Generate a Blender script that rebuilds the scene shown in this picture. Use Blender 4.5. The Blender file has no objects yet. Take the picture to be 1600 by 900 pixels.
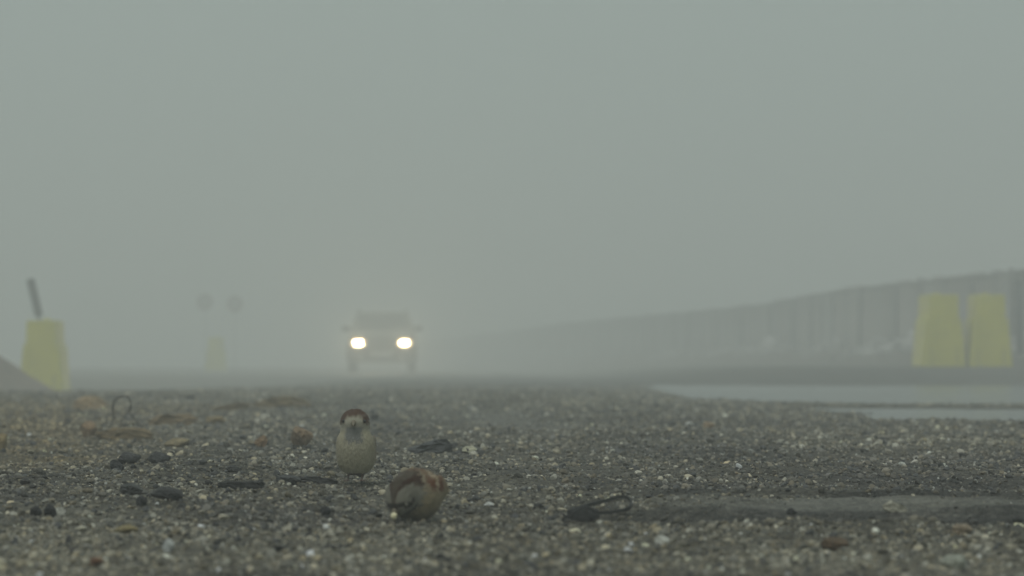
import bpy, bmesh, math, random
import numpy as np
from mathutils import Vector, Matrix, Euler

random.seed(7)
rng = np.random.default_rng(7)
SC = bpy.context.scene
COL = SC.collection
R = math.radians

# ------------------------------------------------------------------ camera
F_PX, CX, HY, EYE = 5100.0, 800.0, 571.0, 0.216     # telephoto close to the ground
cam_d = bpy.data.cameras.new('camera')
cam_d.sensor_width = 36.0
cam_d.lens = 36.0 * F_PX / 1600.0
cam_d.clip_start = 0.05
cam_d.clip_end = 3000.0
cam_d.dof.use_dof = True
cam_d.dof.focus_distance = 5.9
cam_d.dof.aperture_fstop = 8.0
cam = bpy.data.objects.new('camera', cam_d)
cam.location = (0, 0, EYE)
cam.rotation_euler = (R(90) + math.atan((HY - 450.0) / F_PX), 0, 0)
COL.objects.link(cam)
SC.camera = cam

# ------------------------------------------------------------------ overcast sky
SUN_EL, SUN_AZ = 64.0, 205.0         # veiled sun high behind the camera
world = bpy.data.worlds.new('World')
SC.world = world
world.use_nodes = True
wn, wl = world.node_tree.nodes, world.node_tree.links
wn.clear()
w_out = wn.new('ShaderNodeOutputWorld')
w_bg = wn.new('ShaderNodeBackground')
w_sky = wn.new('ShaderNodeTexSky')
w_sky.sky_type = 'NISHITA'
w_sky.sun_disc = False
w_sky.sun_elevation = R(SUN_EL)
w_sky.sun_rotation = R(SUN_AZ)
w_sky.dust_density = 6.0
w_hsv = wn.new('ShaderNodeHueSaturation')
w_hsv.inputs['Saturation'].default_value = 0.1
w_mix = wn.new('ShaderNodeMix')
w_mix.data_type = 'RGBA'
w_mix.inputs[0].default_value = 0.94          # thick cloud deck evens the sky out
w_mix.inputs[7].default_value = (2.58, 3.22, 3.04, 1.0)
wl.new(w_sky.outputs[0], w_hsv.inputs['Color'])
wl.new(w_hsv.outputs[0], w_mix.inputs[6])
wl.new(w_mix.outputs[2], w_bg.inputs['Color'])
w_bg.inputs['Strength'].default_value = 0.10
wl.new(w_bg.outputs[0], w_out.inputs['Surface'])

sun_d = bpy.data.lights.new('sun', 'SUN')
sun_d.energy = 1.0
sun_d.angle = R(40)
sun_d.color = (1.0, 0.995, 0.96)
sun = bpy.data.objects.new('sun', sun_d)
sun.rotation_euler = (R(-(90 - SUN_EL)), 0, R(-SUN_AZ))
sun.location = (0, -5, 20)
COL.objects.link(sun)

SC.view_settings.view_transform = 'Standard'
SC.view_settings.look = 'None'
SC.view_settings.exposure = 0.35
SC.view_settings.gamma = 1.0
SC.view_settings.use_curve_mapping = False
SC.render.engine = 'CYCLES'
SC.cycles.use_denoising = True
SC.cycles.max_bounces = 6
SC.cycles.diffuse_bounces = 2
SC.cycles.glossy_bounces = 2
SC.cycles.transmission_bounces = 3
SC.cycles.volume_bounces = 4
SC.cycles.caustics_reflective = False
SC.cycles.caustics_refractive = False
SC.cycles.filter_width = 1.5

# ------------------------------------------------------------------ helpers
def tag(o, label=None, cat=None, group=None, kind=None):
    if label: o['label'] = label
    if cat: o['category'] = cat
    if group: o['group'] = group
    if kind: o['kind'] = kind
    return o

def empty(name, loc, rz=0.0):
    o = bpy.data.objects.new(name, None)
    o.empty_display_size = 0.1
    o.location = loc
    o.rotation_euler = (0, 0, rz)
    COL.objects.link(o)
    return o

def link(name, me, mat=None, parent=None, loc=(0, 0, 0), rot=(0, 0, 0), scale=(1, 1, 1)):
    o = bpy.data.objects.new(name, me)
    if mat is not None and not me.materials:
        me.materials.append(mat)
    o.location, o.rotation_euler, o.scale = loc, rot, scale
    if parent is not None:
        o.parent = parent
    COL.objects.link(o)
    return o

def bm_mesh(bm, name='mesh', smooth=False):
    me = bpy.data.meshes.new(name)
    bmesh.ops.recalc_face_normals(bm, faces=bm.faces)
    bm.to_mesh(me)
    bm.free()
    if smooth:
        me.shade_smooth()
    return me

def vnoise(x, y, seed=0):
    """smooth value noise, -1..1"""
    xi, yi = np.floor(x).astype(np.int64), np.floor(y).astype(np.int64)
    fx, fy = x - xi, y - yi
    fx, fy = fx * fx * (3 - 2 * fx), fy * fy * (3 - 2 * fy)
    def h(a, b):
        n = (a * 374761393 + b * 668265263 + seed * 974711) & 0x7fffffff
        n = ((n ^ (n >> 13)) * 1274126177) & 0x7fffffff
        n = (n ^ (n >> 16)) & 0xffff
        return n / 32767.5 - 1.0
    a = h(xi, yi) * (1 - fx) + h(xi + 1, yi) * fx
    b = h(xi, yi + 1) * (1 - fx) + h(xi + 1, yi + 1) * fx
    return a * (1 - fy) + b * fy

def sstep(v, a, b):
    t = np.clip((v - a) / (b - a), 0, 1)
    return t * t * (3 - 2 * t)

# fence line in plan: X = FA + FB * Y
FA, FB = 12.71, -0.0974
def fence_x(Y):
    return FA + FB * np.asarray(Y, float)

def puddle_mask(X, Y):
    """signed: > 0 inside a shallow basin"""
    n = 0.14 * vnoise(X * 1.1, Y * 0.35, 31) + 0.14 * vnoise(X * 3.1, Y * 0.8, 32) + 0.10 * vnoise(X * 9.0, Y * 2.2, 33)
    a = np.minimum.reduce([(X - 1.18 - 0.03 * np.abs(Y - 26)) * 0.9, (Y - 18.0 - 1.6 * np.exp(-(X - 1.2) ** 2 * 2)) * 0.25, (36.5 - Y) * 0.25]) + n * 0.8
    b = np.minimum.reduce([(X - 1.55) * 0.8, (Y - 12.3 - 0.9 * np.exp(-(X - 1.6) ** 2 * 3)) * 0.5, (16.6 - Y) * 0.5]) + n * 0.6
    return np.maximum(a, b)

def rut_wobble(X):
    return 0.05 * vnoise(X * 2.3, X * 0 + 3.3, 13) + 0.035 * vnoise(X * 8.0, X * 0 + 5.1, 19) + 0.015 * vnoise(X * 31.0, X * 0 + 2.2, 25)

def height(X, Y):
    X = np.asarray(X, float); Y = np.asarray(Y, float)
    z = np.zeros(np.broadcast(X, Y).shape)
    left = 1 - sstep(X, 0.2, 1.1)
    z = z + (0.040 + 0.014 * vnoise(X * 0.9, Y * 0.3, 17) + 0.008 * vnoise(X * 3.1, Y * 0.8, 18)) * np.exp(-((Y - 21) / 4.5) ** 2) * left                                    # low crest of the gravel
    z = z + 0.2 * sstep(Y, 33, 44) * sstep(X, 0.8, 4.0)                                      # shoulder on the right
    z = z - 0.16 * np.exp(-((Y - 46) / 13.0) ** 2) * sstep(-X, 1.5, 4.5)                     # dip on the left
    z = z + 0.13 * sstep(Y, 80, 115) * sstep(-X, 4.5, 8)
    fd = fence_x(Y) - X                                                                   # bank in front of the fence
    z = z + 0.30 * (1 - sstep(fd, 0.15, 1.6)) * sstep(Y, 20, 36) * (1 + 0.25 * vnoise(X * 0.7, Y * 0.7, 3))
    calm = 1 - 0.7 * sstep(X, 0.6, 1.4) * sstep(Y, 9.5, 11.5)
    near = np.exp(-np.maximum(Y, 0) / 40.0) * calm
    z = z + 0.010 * vnoise(X * 1.7, Y * 1.3, 5) * near + 0.012 * vnoise(X * 0.5, Y * 0.4, 6) * calm
    z = z + 0.006 * vnoise(X * 6.0, Y * 5.0, 7) * near + (0.006 * vnoise(X * 19.0, Y * 15.0, 8) + 0.0045 * vnoise(X * 43.0, Y * 28.0, 9)) * near * (1 - 0.75 * smooth_zone(X, Y))
    pud = puddle_mask(X, Y)
    wet = sstep(pud, -0.10, 0.10)
    z = z * (1 - wet) + (-0.024) * wet
    # tyre ruts crossing close in on the right: packed ridges with a broken near edge
    rr = sstep(X + 0.05 * vnoise(X * 3, Y * 3, 12), 0.05, 0.30)
    e1 = Y + rut_wobble(X)
    z = z + 0.017 * sstep(e1, 4.40, 4.45) * (1 - sstep(e1, 4.72, 4.95)) * rr * (0.9 + 0.5 * vnoise(X * 5, Y * 0 + 1.7, 20))
    z = z + 0.012 * sstep(e1, 5.08, 5.13) * (1 - sstep(e1, 5.3, 5.6)) * rr * (0.7 + 0.6 * vnoise(X * 4, Y * 0 + 8.2, 21))
    tr = sstep(X, -0.1, 0.3) * sstep(Y, 5.0, 5.6) * (1 - sstep(Y, 9.0, 11.0))
    z = z + 0.007 * vnoise(X * 1.1, Y * 5.5, 22) * tr
    # churned clods on the left
    cl = (1 - sstep(X, -0.1, 0.25)) * sstep(Y, 4.2, 5.0) * (1 - sstep(Y, 13.0, 19.0))
    z = z + 0.014 * np.maximum(0, vnoise(X * 8.0, Y * 5.5, 23) - 0.15) * cl + 0.010 * np.maximum(0, vnoise(X * 21.0, Y * 15.0, 24) - 0.1) * cl
    return z

def hgt(x, y):
    return float(height(np.array([x]), np.array([y]))[0])

def smooth_zone(X, Y):
    """0..1: fine compacted grit between the ruts, on the crossing track and under the water"""
    wob = rut_wobble(X)
    a = sstep(X, 0.10, 0.35) * sstep(Y + wob, 4.34, 4.42) * (1 - sstep(Y + wob, 4.9, 5.05))
    c = np.exp(-((X - 0.0 + 0.05 * (Y - 12)) / 0.20) ** 2) * sstep(Y, 9.3, 10.5) * (1 - sstep(Y, 14, 16))
    w = sstep(puddle_mask(X, Y), -0.12, 0.05)
    return np.clip(np.maximum.reduce([a * (0.85 + 0.3 * vnoise(X * 9, Y * 9, 15)), 0.9 * c, w]), 0, 1)

def ground_tone(X, Y):
    """ground colour (grit, silt, ochre earth, tarry patches), rut shade painted in"""
    X = np.asarray(X, float); Y = np.asarray(Y, float)
    base = np.empty(X.shape + (3,))
    base[:] = (0.126, 0.117, 0.092)
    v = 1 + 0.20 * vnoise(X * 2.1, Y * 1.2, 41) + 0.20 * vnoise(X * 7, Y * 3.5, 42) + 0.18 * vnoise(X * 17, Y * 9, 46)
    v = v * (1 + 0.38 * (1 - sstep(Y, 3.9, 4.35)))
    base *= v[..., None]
    def blend(m, c):
        m = np.clip(m, 0, 1)[..., None]
        base[:] = base * (1 - m) + np.array(c) * m
    och = sstep(-(X / np.maximum(Y, 1)) + 0.03 * vnoise(X * 2, Y, 43), 0.085, 0.15) * sstep(Y, 6.0, 7.2) * (1 - sstep(Y, 14, 20))
    blend(och * (0.75 + 0.4 * vnoise(X * 5, Y * 2.5, 44)), (0.170, 0.135, 0.075))
    brn = sstep(X / np.maximum(Y, 1) + 0.03 * vnoise(X * 3, Y * 2, 45), -0.01, 0.05) * sstep(Y, 4.9, 5.4) * (1 - sstep(Y, 7.0, 8.6)) * (0.8 + 0.5 * vnoise(X * 2.6, Y * 1.9, 51))
    blend(0.85 * brn, (0.078, 0.071, 0.060))
    wetp = sstep(vnoise(X * 3.1 + 9, Y * 2.2, 47) + 0.55 * vnoise(X * 9, Y * 5, 48), 0.30, 0.85)
    blend(0.55 * wetp * (1 - sstep(Y, 12, 20)), (0.070, 0.067, 0.062))
    blend(0.6 * smooth_zone(X, Y), (0.135, 0.134, 0.122))
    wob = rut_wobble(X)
    rut_shade = np.maximum(sstep(Y + wob, 4.30, 4.37) * (1 - sstep(Y + wob, 4.44, 4.50)), 0.9 * sstep(Y + wob, 5.0, 5.06) * (1 - sstep(Y + wob, 5.13, 5.22))) * sstep(X, 0.02, 0.3)
    blend(0.95 * rut_shade * (0.8 + 0.5 * vnoise(X * 7, Y * 7, 50)), (0.036, 0.034, 0.031))  # shade on the near faces of the ruts, put into the ground colour
    trk = sstep(X, -0.1, 0.3) * sstep(Y, 5.0, 5.6) * (1 - sstep(Y, 9.0, 11.0))
    base *= (1 + 0.38 * trk * vnoise(X * 1.1, Y * 5.5, 22) + 0.2 * trk * vnoise(X * 2.7, Y * 11, 54))[..., None]
    tar = np.maximum(sstep(X, 0.0, 1.5) * sstep(Y, 35, 37) * (1 - sstep(Y, 41.5, 43.5)), 0.8 * sstep(X, -1.6, 0.2) * sstep(Y, 26, 31) * (1 - sstep(Y, 55, 75)))
    blend(0.8 * tar * (0.85 + 0.4 * vnoise(X * 1.3, Y * 0.5, 52)), (0.088, 0.085, 0.080))
    bank = (1 - sstep(fence_x(Y) - X, 0.3, 2.0)) * sstep(Y, 20, 36)
    blend(bank * 0.9, (0.150, 0.122, 0.100))
    return np.clip(base, 0.01, 0.6)

def ground_hit(px, py):
    """walk the line of sight of a photo point to the ground"""
    sx, sz = (px - CX) / F_PX, (HY - py) / F_PX
    d = np.geomspace(2.4, 140, 6000)
    g = height(sx * d, d) - (EYE + sz * d)
    i = int(np.argmax(g >= 0)) if (g >= 0).any() else len(d) - 1
    y = float(d[i])
    x = sx * y
    return Vector((x, y, hgt(x, y)))

def scale_at(y):
    return y / F_PX          # metres per photo pixel at distance y

# ------------------------------------------------------------------ materials
def mat_new(name):
    m = bpy.data.materials.new(name)
    m.use_nodes = True
    nt = m.node_tree
    b = nt.nodes['Principled BSDF']
    return m, nt.nodes, nt.links, b

def bump(N, L, b, scale, strength, dist, coord='Object', detail=4.0):
    tc = N.new('ShaderNodeTexCoord')
    nz = N.new('ShaderNodeTexNoise')
    nz.inputs['Scale'].default_value = scale
    nz.inputs['Detail'].default_value = detail
    L.new(tc.outputs[coord], nz.inputs['Vector'])
    bp = N.new('ShaderNodeBump')
    bp.inputs['Strength'].default_value = strength
    bp.inputs['Distance'].default_value = dist
    L.new(nz.outputs['Fac'], bp.inputs['Height'])
    L.new(bp.outputs[0], b.inputs['Normal'])
    return tc, nz

def simple(name, rgb, rough=0.7, metal=0.0, var=0.25, scale=8.0, bump_s=0.2, bump_d=0.002, spec=0.4, coord='Object'):
    m, N, L, b = mat_new(name)
    tc, nz = bump(N, L, b, scale, bump_s, bump_d, coord)
    rp = N.new('ShaderNodeValToRGB')
    c0 = [c * (1 - var) for c in rgb] + [1]
    c1 = [min(1, c * (1 + var)) for c in rgb] + [1]
    rp.color_ramp.elements[0].position, rp.color_ramp.elements[1].position = 0.3, 0.7
    rp.color_ramp.elements[0].color, rp.color_ramp.elements[1].color = c0, c1
    L.new(nz.outputs['Fac'], rp.inputs[0])
    L.new(rp.outputs[0], b.inputs['Base Color'])
    b.inputs['Roughness'].default_value = rough
    b.inputs['Metallic'].default_value = metal
    b.inputs['Specular IOR Level'].default_value = spec
    return m

def attr_material(name, attr, atype, rough, fine_scale, fine_amt, bump_d, spec=0.35, speck=False):
    m, N, L, b = mat_new(name)
    at = N.new('ShaderNodeAttribute')
    at.attribute_name = attr
    at.attribute_type = atype
    tc = N.new('ShaderNodeTexCoord')
    nz = N.new('ShaderNodeTexNoise')
    nz.inputs['Scale'].default_value = fine_scale
    nz.inputs['Detail'].default_value = 6.0
    nz.inputs['Roughness'].default_value = 0.65
    L.new(tc.outputs['Object'], nz.inputs['Vector'])
    mr = N.new('ShaderNodeMapRange')
    mr.inputs['From Min'].default_value, mr.inputs['From Max'].default_value = 0.3, 0.7
    mr.inputs['To Min'].default_value, mr.inputs['To Max'].default_value = 1 - fine_amt, 1 + fine_amt
    L.new(nz.outputs['Fac'], mr.inputs['Value'])
    mx = N.new('ShaderNodeVectorMath')
    mx.operation = 'SCALE'
    L.new(at.outputs['Color'], mx.inputs[0])
    L.new(mr.outputs[0], mx.inputs['Scale'])
    col_out = mx.outputs[0]
    h_out = nz.outputs['Fac']
    if speck:                       # single grains of grit too small to build
        vo = N.new('ShaderNodeTexVoronoi')
        vo.inputs['Scale'].default_value = 170.0
        L.new(tc.outputs['Object'], vo.inputs['Vector'])
        rp = N.new('ShaderNodeValToRGB')
        cr = rp.color_ramp
        cr.elements[0].position, cr.elements[0].color = 0.0, (0.45, 0.45, 0.45, 1)
        cr.elements[1].position, cr.elements[1].color = 1.0, (2.1, 2.1, 2.0, 1)
        e = cr.elements.new(0.55); e.color = (0.95, 0.95, 0.95, 1)
        e = cr.elements.new(0.86); e.color = (1.25, 1.23, 1.18, 1)
        sp = N.new('ShaderNodeSeparateColor')
        L.new(vo.outputs['Color'], sp.inputs[0])
        L.new(sp.outputs[0], rp.inputs[0])
        mu = N.new('ShaderNodeVectorMath')
        mu.operation = 'MULTIPLY'
        L.new(col_out, mu.inputs[0]); L.new(rp.outputs[0], mu.inputs[1])
        col_out = mu.outputs[0]
        ad = N.new('ShaderNodeMath'); ad.operation = 'SUBTRACT'
        L.new(nz.outputs['Fac'], ad.inputs[0]); L.new(vo.outputs['Distance'], ad.inputs[1])
        h_out = ad.outputs[0]
    L.new(col_out, b.inputs['Base Color'])
    bp = N.new('ShaderNodeBump')
    bp.inputs['Strength'].default_value = 0.7
    bp.inputs['Distance'].default_value = bump_d
    L.new(h_out, bp.inputs['Height'])
    L.new(bp.outputs[0], b.inputs['Normal'])
    b.inputs['Roughness'].default_value = rough
    b.inputs['Specular IOR Level'].default_value = spec
    return m

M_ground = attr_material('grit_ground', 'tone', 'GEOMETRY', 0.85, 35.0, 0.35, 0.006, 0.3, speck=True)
M_gravel = attr_material('gravel_stone', 'tone', 'INSTANCER', 0.62, 60.0, 0.22, 0.001, 0.45)

def obj_colour_material(name, rough, scale, amt, bd, spec=0.4):
    m, N, L, b = mat_new(name)
    oi = N.new('ShaderNodeObjectInfo')
    tc = N.new('ShaderNodeTexCoord')
    nz = N.new('ShaderNodeTexNoise')
    nz.inputs['Scale'].default_value = scale
    nz.inputs['Detail'].default_value = 6.0
    L.new(tc.outputs['Object'], nz.inputs['Vector'])
    mr = N.new('ShaderNodeMapRange')
    mr.inputs['From Min'].default_value, mr.inputs['From Max'].default_value = 0.3, 0.7
    mr.inputs['To Min'].default_value, mr.inputs['To Max'].default_value = 1 - amt, 1 + amt
    L.new(nz.outputs['Fac'], mr.inputs['Value'])
    mx = N.new('ShaderNodeVectorMath')
    mx.operation = 'SCALE'
    L.new(oi.outputs['Color'], mx.inputs[0]); L.new(mr.outputs[0], mx.inputs['Scale'])
    L.new(mx.outputs[0], b.inputs['Base Color'])
    bp = N.new('ShaderNodeBump')
    bp.inputs['Strength'].default_value = 0.6
    bp.inputs['Distance'].default_value = bd
    L.new(nz.outputs['Fac'], bp.inputs['Height']); L.new(bp.outputs[0], b.inputs['Normal'])
    b.inputs['Roughness'].default_value = rough
    b.inputs['Specular IOR Level'].default_value = spec
    return m

M_stone = obj_colour_material('loose_stone', 0.65, 3.0, 0.3, 0.06)
M_wood = obj_colour_material('weathered_wood', 0.8, 6.0, 0.35, 0.004)
M_wire = simple('rusty_wire', (0.045, 0.038, 0.032), 0.6, 0.3, 0.3, 60, 0.3, 0.0005)
M_rubber = simple('black_rubber', (0.022, 0.022, 0.022), 0.55, 0, 0.3, 60, 0.3, 0.0005)
M_yellow = simple('faded_yellow_plastic', (0.58, 0.53, 0.008), 0.5, 0, 0.12, 2.5, 0.15, 0.004)
M_slot = simple('dark_recess', (0.46, 0.42, 0.03), 0.7, 0, 0.2, 8)
M_sheet = obj_colour_material('fence_sheet', 0.6, 2.0, 0.18, 0.004)
M_post = simple('fence_post_wood', (0.28, 0.27, 0.255), 0.8, 0, 0.3, 6)
M_earth = simple('brown_earth', (0.150, 0.114, 0.082), 0.95, 0, 0.35, 4.0, 0.8, 0.05, 0.2)
M_signback = simple('sign_back_metal', (0.085, 0.088, 0.088), 0.5, 0.5, 0.15, 6)
M_farsign = simple('sign_metal', (0.32, 0.32, 0.31), 0.5, 0.3, 0.1, 6)
M_signface = simple('sign_face', (0.36, 0.36, 0.35), 0.45, 0, 0.08, 6)
M_signring = simple('sign_ring', (0.24, 0.12, 0.11), 0.45, 0, 0.1, 6)
M_paint = simple('car_paint', (0.17, 0.168, 0.135), 0.35, 0.0, 0.06, 1.5, 0.02, 0.001, 0.5)
M_trim = simple('black_plastic_trim', (0.022, 0.022, 0.023), 0.6, 0, 0.15, 10)
M_tyre = simple('tyre_rubber', (0.02, 0.02, 0.02), 0.85, 0, 0.2, 20)
M_rim = simple('wheel_steel', (0.28, 0.28, 0.27), 0.4, 0.7, 0.1, 6)
M_plate = simple('plate_white', (0.55, 0.55, 0.52), 0.4, 0, 0.05, 6)
M_amber = simple('amber_plastic', (0.35, 0.12, 0.02), 0.3, 0, 0.1, 6)

def glass_material():
    m, N, L, b = mat_new('car_glass')
    b.inputs['Base Color'].default_value = (0.055, 0.065, 0.062, 1)
    b.inputs['Roughness'].default_value = 0.06
    b.inputs['IOR'].default_value = 1.5
    tc, nz = bump(N, L, b, 1.5, 0.02, 0.01)
    return m
M_glass = glass_material()

def lamp_material():
    m, N, L, b = mat_new('headlight_lit')
    tc = N.new('ShaderNodeTexCoord')
    mp = N.new('ShaderNodeMapping')                      # bulb and reflector: hot middle, dim warm rim
    mp.inputs['Scale'].default_value = (1 / 0.19, 0.0, 1 / 0.10)
    L.new(tc.outputs['Object'], mp.inputs['Vector'])
    ln = N.new('ShaderNodeVectorMath'); ln.operation = 'LENGTH'
    L.new(mp.outputs[0], ln.inputs[0])
    rp = N.new('ShaderNodeValToRGB')
    cr = rp.color_ramp
    cr.elements[0].position, cr.elements[0].color = 0.0, (1.0, 0.84, 0.50, 1)
    cr.elements[1].position, cr.elements[1].color = 1.0, (0.006, 0.0038, 0.0014, 1)
    e = cr.elements.new(0.42); e.color = (0.50, 0.40, 0.22, 1)
    e = cr.elements.new(0.64); e.color = (0.028, 0.020, 0.009, 1)
    L.new(ln.outputs['Value'], rp.inputs[0])
    b.inputs['Base Color'].default_value = (0.6, 0.6, 0.58, 1)
    L.new(rp.outputs[0], b.inputs['Emission Color'])
    b.inputs['Emission Strength'].default_value = 230.0
    return m
M_lamp = lamp_material()

def water_material():
    m, N, L, b = mat_new('puddle_water')
    b.inputs['Base Color'].default_value = (0.06, 0.06, 0.055, 1)
    b.inputs['Roughness'].default_value = 0.2
    b.inputs['IOR'].default_value = 1.33
    tc = N.new('ShaderNodeTexCoord')
    mp = N.new('ShaderNodeMapping')
    mp.inputs['Scale'].default_value = (1.0, 0.6, 1.0)
    L.new(tc.outputs['Object'], mp.inputs['Vector'])
    nz = N.new('ShaderNodeTexNoise')
    nz.inputs['Scale'].default_value = 7.0
    nz.inputs['Detail'].default_value = 5.0
    L.new(mp.outputs[0], nz.inputs['Vector'])
    bp = N.new('ShaderNodeBump')
    bp.inputs['Strength'].default_value = 0.45
    bp.inputs['Distance'].default_value = 0.014
    L.new(nz.outputs['Fac'], bp.inputs['Height'])
    L.new(bp.outputs[0], b.inputs['Normal'])
    return m
M_water = water_material()

# ------------------------------------------------------------------ ground sheet
def build_ground():
    rows = np.concatenate([np.arange(-30, 2.5, 0.8), np.geomspace(2.5, 45, 660), np.geomspace(46, 260, 80)])
    t = np.linspace(-0.25, 0.25, 380)
    k = (np.arange(1, 15) / 14.0) ** 2.2
    V = np.empty((len(rows), len(t) + 28, 2))
    for i, y in enumerate(rows):
        inner = t * max(y, 5.0)
        e = inner[-1]
        out = e + (260 - e) * k
        V[i, :, 0] = np.concatenate([-out[::-1], inner, out])
        V[i, :, 1] = y
    X, Y = V[..., 0], V[..., 1]
    Z = height(X, Y)
    nr, nc = X.shape
    co = np.stack([X, Y, Z], -1).reshape(-1, 3)
    idx = np.arange(nr * nc).reshape(nr, nc)
    quads = np.stack([idx[:-1, :-1], idx[:-1, 1:], idx[1:, 1:], idx[1:, :-1]], -1).reshape(-1, 4)
    me = bpy.data.meshes.new('ground')
    me.vertices.add(len(co)); me.vertices.foreach_set('co', co.ravel())
    me.loops.add(quads.size); me.loops.foreach_set('vertex_index', quads.ravel())
    me.polygons.add(len(quads))
    me.polygons.foreach_set('loop_start', np.arange(0, quads.size, 4))
    me.update(calc_edges=True)
    me.validate()
    me.shade_smooth()
    tone = ground_tone(X, Y).reshape(-1, 3) * (0.60 + 0.40 * np.maximum(smooth_zone(X, Y), sstep(Y, 22, 34))).reshape(-1, 1)  # darker where stones lie: shade of the gaps put into the tone
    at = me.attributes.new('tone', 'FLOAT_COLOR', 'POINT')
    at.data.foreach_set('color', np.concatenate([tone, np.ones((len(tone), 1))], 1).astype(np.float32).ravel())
    return tag(link('ground', me, M_ground), kind='structure')

ground = build_ground()

# shallow water lying in the basins on the right
def puddle(name, x0, x1, y0, y1):
    me = bpy.data.meshes.new(name)
    nx, ny = 24, 24
    xs, ys = np.linspace(x0, x1, nx), np.linspace(y0, y1, ny)
    v = [(x, y, -0.007) for y in ys for x in xs]
    f = [(j * nx + i, j * nx + i + 1, (j + 1) * nx + i + 1, (j + 1) * nx + i) for j in range(ny - 1) for i in range(nx - 1)
         if puddle_mask(np.array([(xs[i] + xs[i + 1]) / 2]), np.array([(ys[j] + ys[j + 1]) / 2]))[0] > -0.28]
    me.from_pydata(v, [], f)
    bm = bmesh.new(); bm.from_mesh(me)
    bmesh.ops.delete(bm, geom=[w for w in bm.verts if not w.link_faces], context='VERTS')
    bm.to_mesh(me); bm.free()
    return tag(link(name, me, M_water), kind='structure')
puddle('puddle', 0.6, 14.0, 17.0, 38.0)
puddle('puddle', 1.1, 8.0, 11.6, 17.0)

# ------------------------------------------------------------------ stones
def stone_mesh(name, seed, sub=2, cuts=7, jitter=0.10, flat=0.7, smooth=False):
    r = random.Random(seed)
    bm = bmesh.new()
    bmesh.ops.create_icosphere(bm, subdivisions=sub, radius=0.5)
    planes = []
    for _ in range(cuts):
        n = Vector((r.gauss(0, 1), r.gauss(0, 1), r.gauss(0, 1))).normalized()
        planes.append((n, r.uniform(0.24, 0.45)))
    for v in bm.verts:
        v.co *= 1 + r.uniform(-jitter, jitter)
        for n, dd in planes:
            e = v.co.dot(n) - dd
            if e > 0:
                v.co -= n * e * 0.92
        v.co.z *= flat
    mx = [max(abs(v.co[i]) for v in bm.verts) for i in range(3)]
    for v in bm.verts:
        v.co = Vector((v.co.x / mx[0] * 0.5, v.co.y / mx[1] * 0.5, v.co.z / mx[2] * 0.5))
    me = bm_mesh(bm, name, smooth)
    return me

variant_col = bpy.data.collections.new('stone_shapes')
for k in range(14):
    me = stone_mesh('gravel_shape', 100 + k, 2, 6 + k % 4, 0.09)
    me.materials.append(M_gravel)
    o = bpy.data.objects.new('gravel_shape_%02d' % k, me)
    variant_col.objects.link(o)

def stone_colours(n, X, Y, g, big=None):
    t = ground_tone(X, Y)
    lum = g.lognormal(0.02, 0.60, n)
    hue = np.clip(g.normal(0.2, 1, n), -0.7, 2.5)
    c = t * (lum * 1.08)[:, None]
    c[:, 0] *= 1 + 0.05 * hue; c[:, 2] *= 1 - 0.09 * hue
    p = g.random(n) / np.clip(1 + 1.1 * vnoise(X * 2.3, Y * 1.7, 81) + 0.5 * vnoise(X * 8, Y * 5, 82), 0.25, 2.5)
    pale = p < 0.034
    c[pale] = np.array((0.42, 0.42, 0.38)) * g.uniform(0.7, 1.25, pale.sum())[:, None]
    och = (p >= 0.034) & (p < 0.065)
    c[och] = np.array((0.23, 0.185, 0.115)) * g.uniform(0.6, 1.2, och.sum())[:, None]
    if big is not None:                 # the larger chips are mostly plain grey
        c[pale & big] = (t * 1.35)[pale & big]
        c[och & big] = (0.5 * t + 0.5 * c)[och & big]
    dark = (p >= 0.065) & (p < 0.19)
    c[dark] = np.array((0.055, 0.056, 0.056)) * g.uniform(0.6, 1.4, dark.sum())[:, None]
    return np.clip(c, 0.01, 0.65)

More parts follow.
